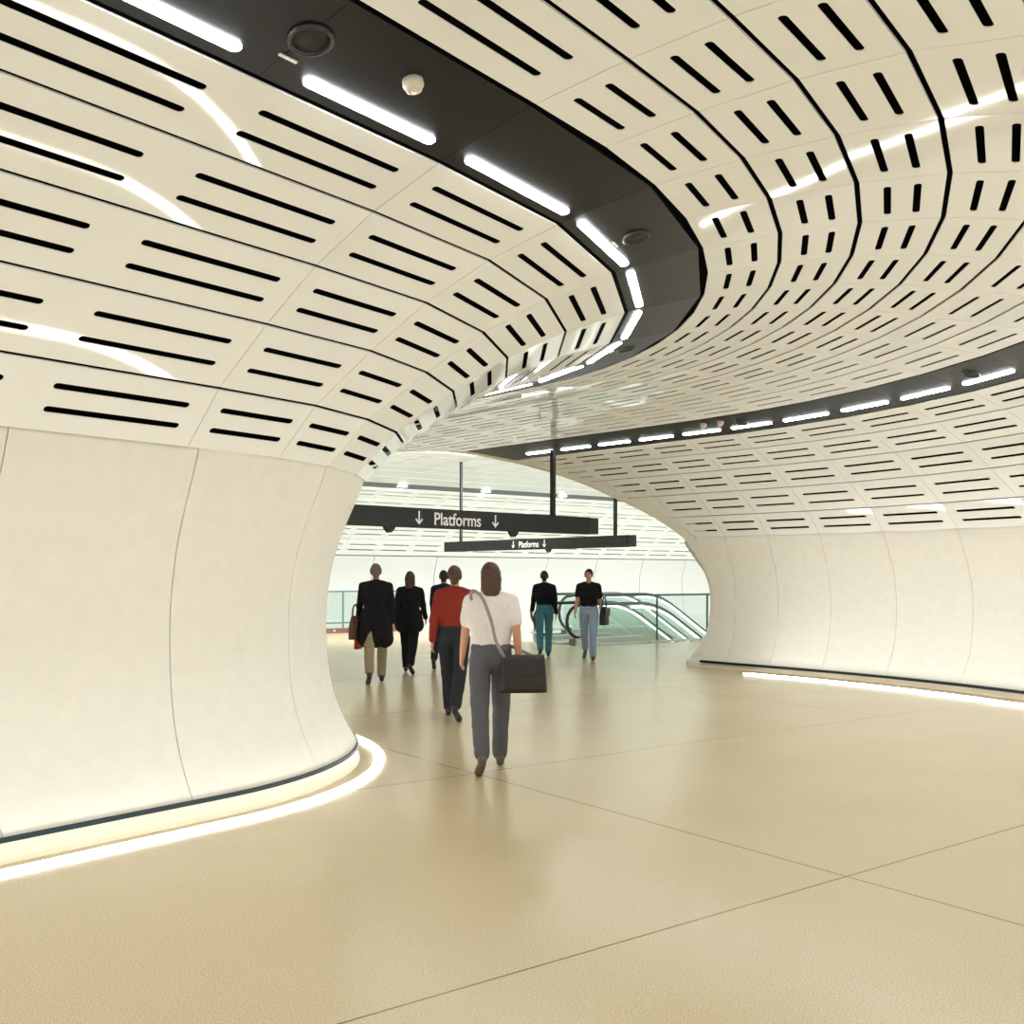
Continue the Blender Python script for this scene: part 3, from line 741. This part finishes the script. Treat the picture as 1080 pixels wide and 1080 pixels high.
bag('shoulder_bag', 'black shoulder bag on grey strap at the hip of the person in white', (.09, 8.16, .80), .40, .30, .13, 6, LEA,
    [(-.15, -.02, .13), (-.22, -.045, .26), (-.26, -.055, .42), (-.33, -.05, .60), (-.40, .05, .66), (-.40, .20, .58), (-.30, .33, .40), (-.10, .30, .22), (.08, .10, .14), (.12, .02, .13)], GST)
bag('handbag', 'brown leather bag hanging from the arm of the long black coat', (-2.285, 14.93, .80), .34, .34, .14, 80, TAN)
bag('carrier_bag', 'small red bag in the left hand of the long black coat', (-2.28, 15.19, .60), .24, .26, .08, 80, REDB)
bag('handbag', 'black bag on the arm of the person in pale jeans', (1.70, 18.85, .82), .24, .34, .14, 60, LEA)

# ------------------------------------------------------------------ light, world, camera
w = bpy.data.worlds.new('world'); scene.world = w; w.use_nodes = True
w.node_tree.nodes['Background'].inputs[0].default_value = (1, .97, .90, 1); w.node_tree.nodes['Background'].inputs[1].default_value = 1.0
def area(name, loc, target, sx, sy, power, col):
    l = bpy.data.lights.new(name, 'AREA'); l.shape = 'RECTANGLE'; l.size = sx; l.size_y = sy; l.energy = power; l.color = col
    o = bpy.data.objects.new(name, l); o.location = loc; o.rotation_euler = (Vector(target)-Vector(loc)).to_track_quat('-Z', 'Y').to_euler(); link(o); return o
# unseen fill lamps added above the arch to brighten the concourse
for e in (6, 14, 22, 30, 38):
    area('concourse_fill', Q(e, 20.5, 4.55), Q(e, 33, 1), 7, .5, 430, (1.0, .975, .985))
cam = bpy.data.cameras.new('camera'); cam.lens = 36; cam.sensor_width = 36; cam.shift_y = (604.4-540)/1080; cam.clip_start = .05; cam.clip_end = 300
co = bpy.data.objects.new('camera', cam); co.location = (0, 0, 1.6); co.rotation_euler = (rad(90), rad(-.17), 0); link(co)
scene.camera = co
vs = scene.view_settings; vs.view_transform = 'Standard'; vs.look = 'None'; vs.gamma = 1; vs.exposure = .38
scene.cycles.max_bounces = 12; scene.cycles.transparent_max_bounces = 40; scene.cycles.diffuse_bounces = 6; scene.cycles.sample_clamp_indirect = 6
scene.cycles.use_denoising = True
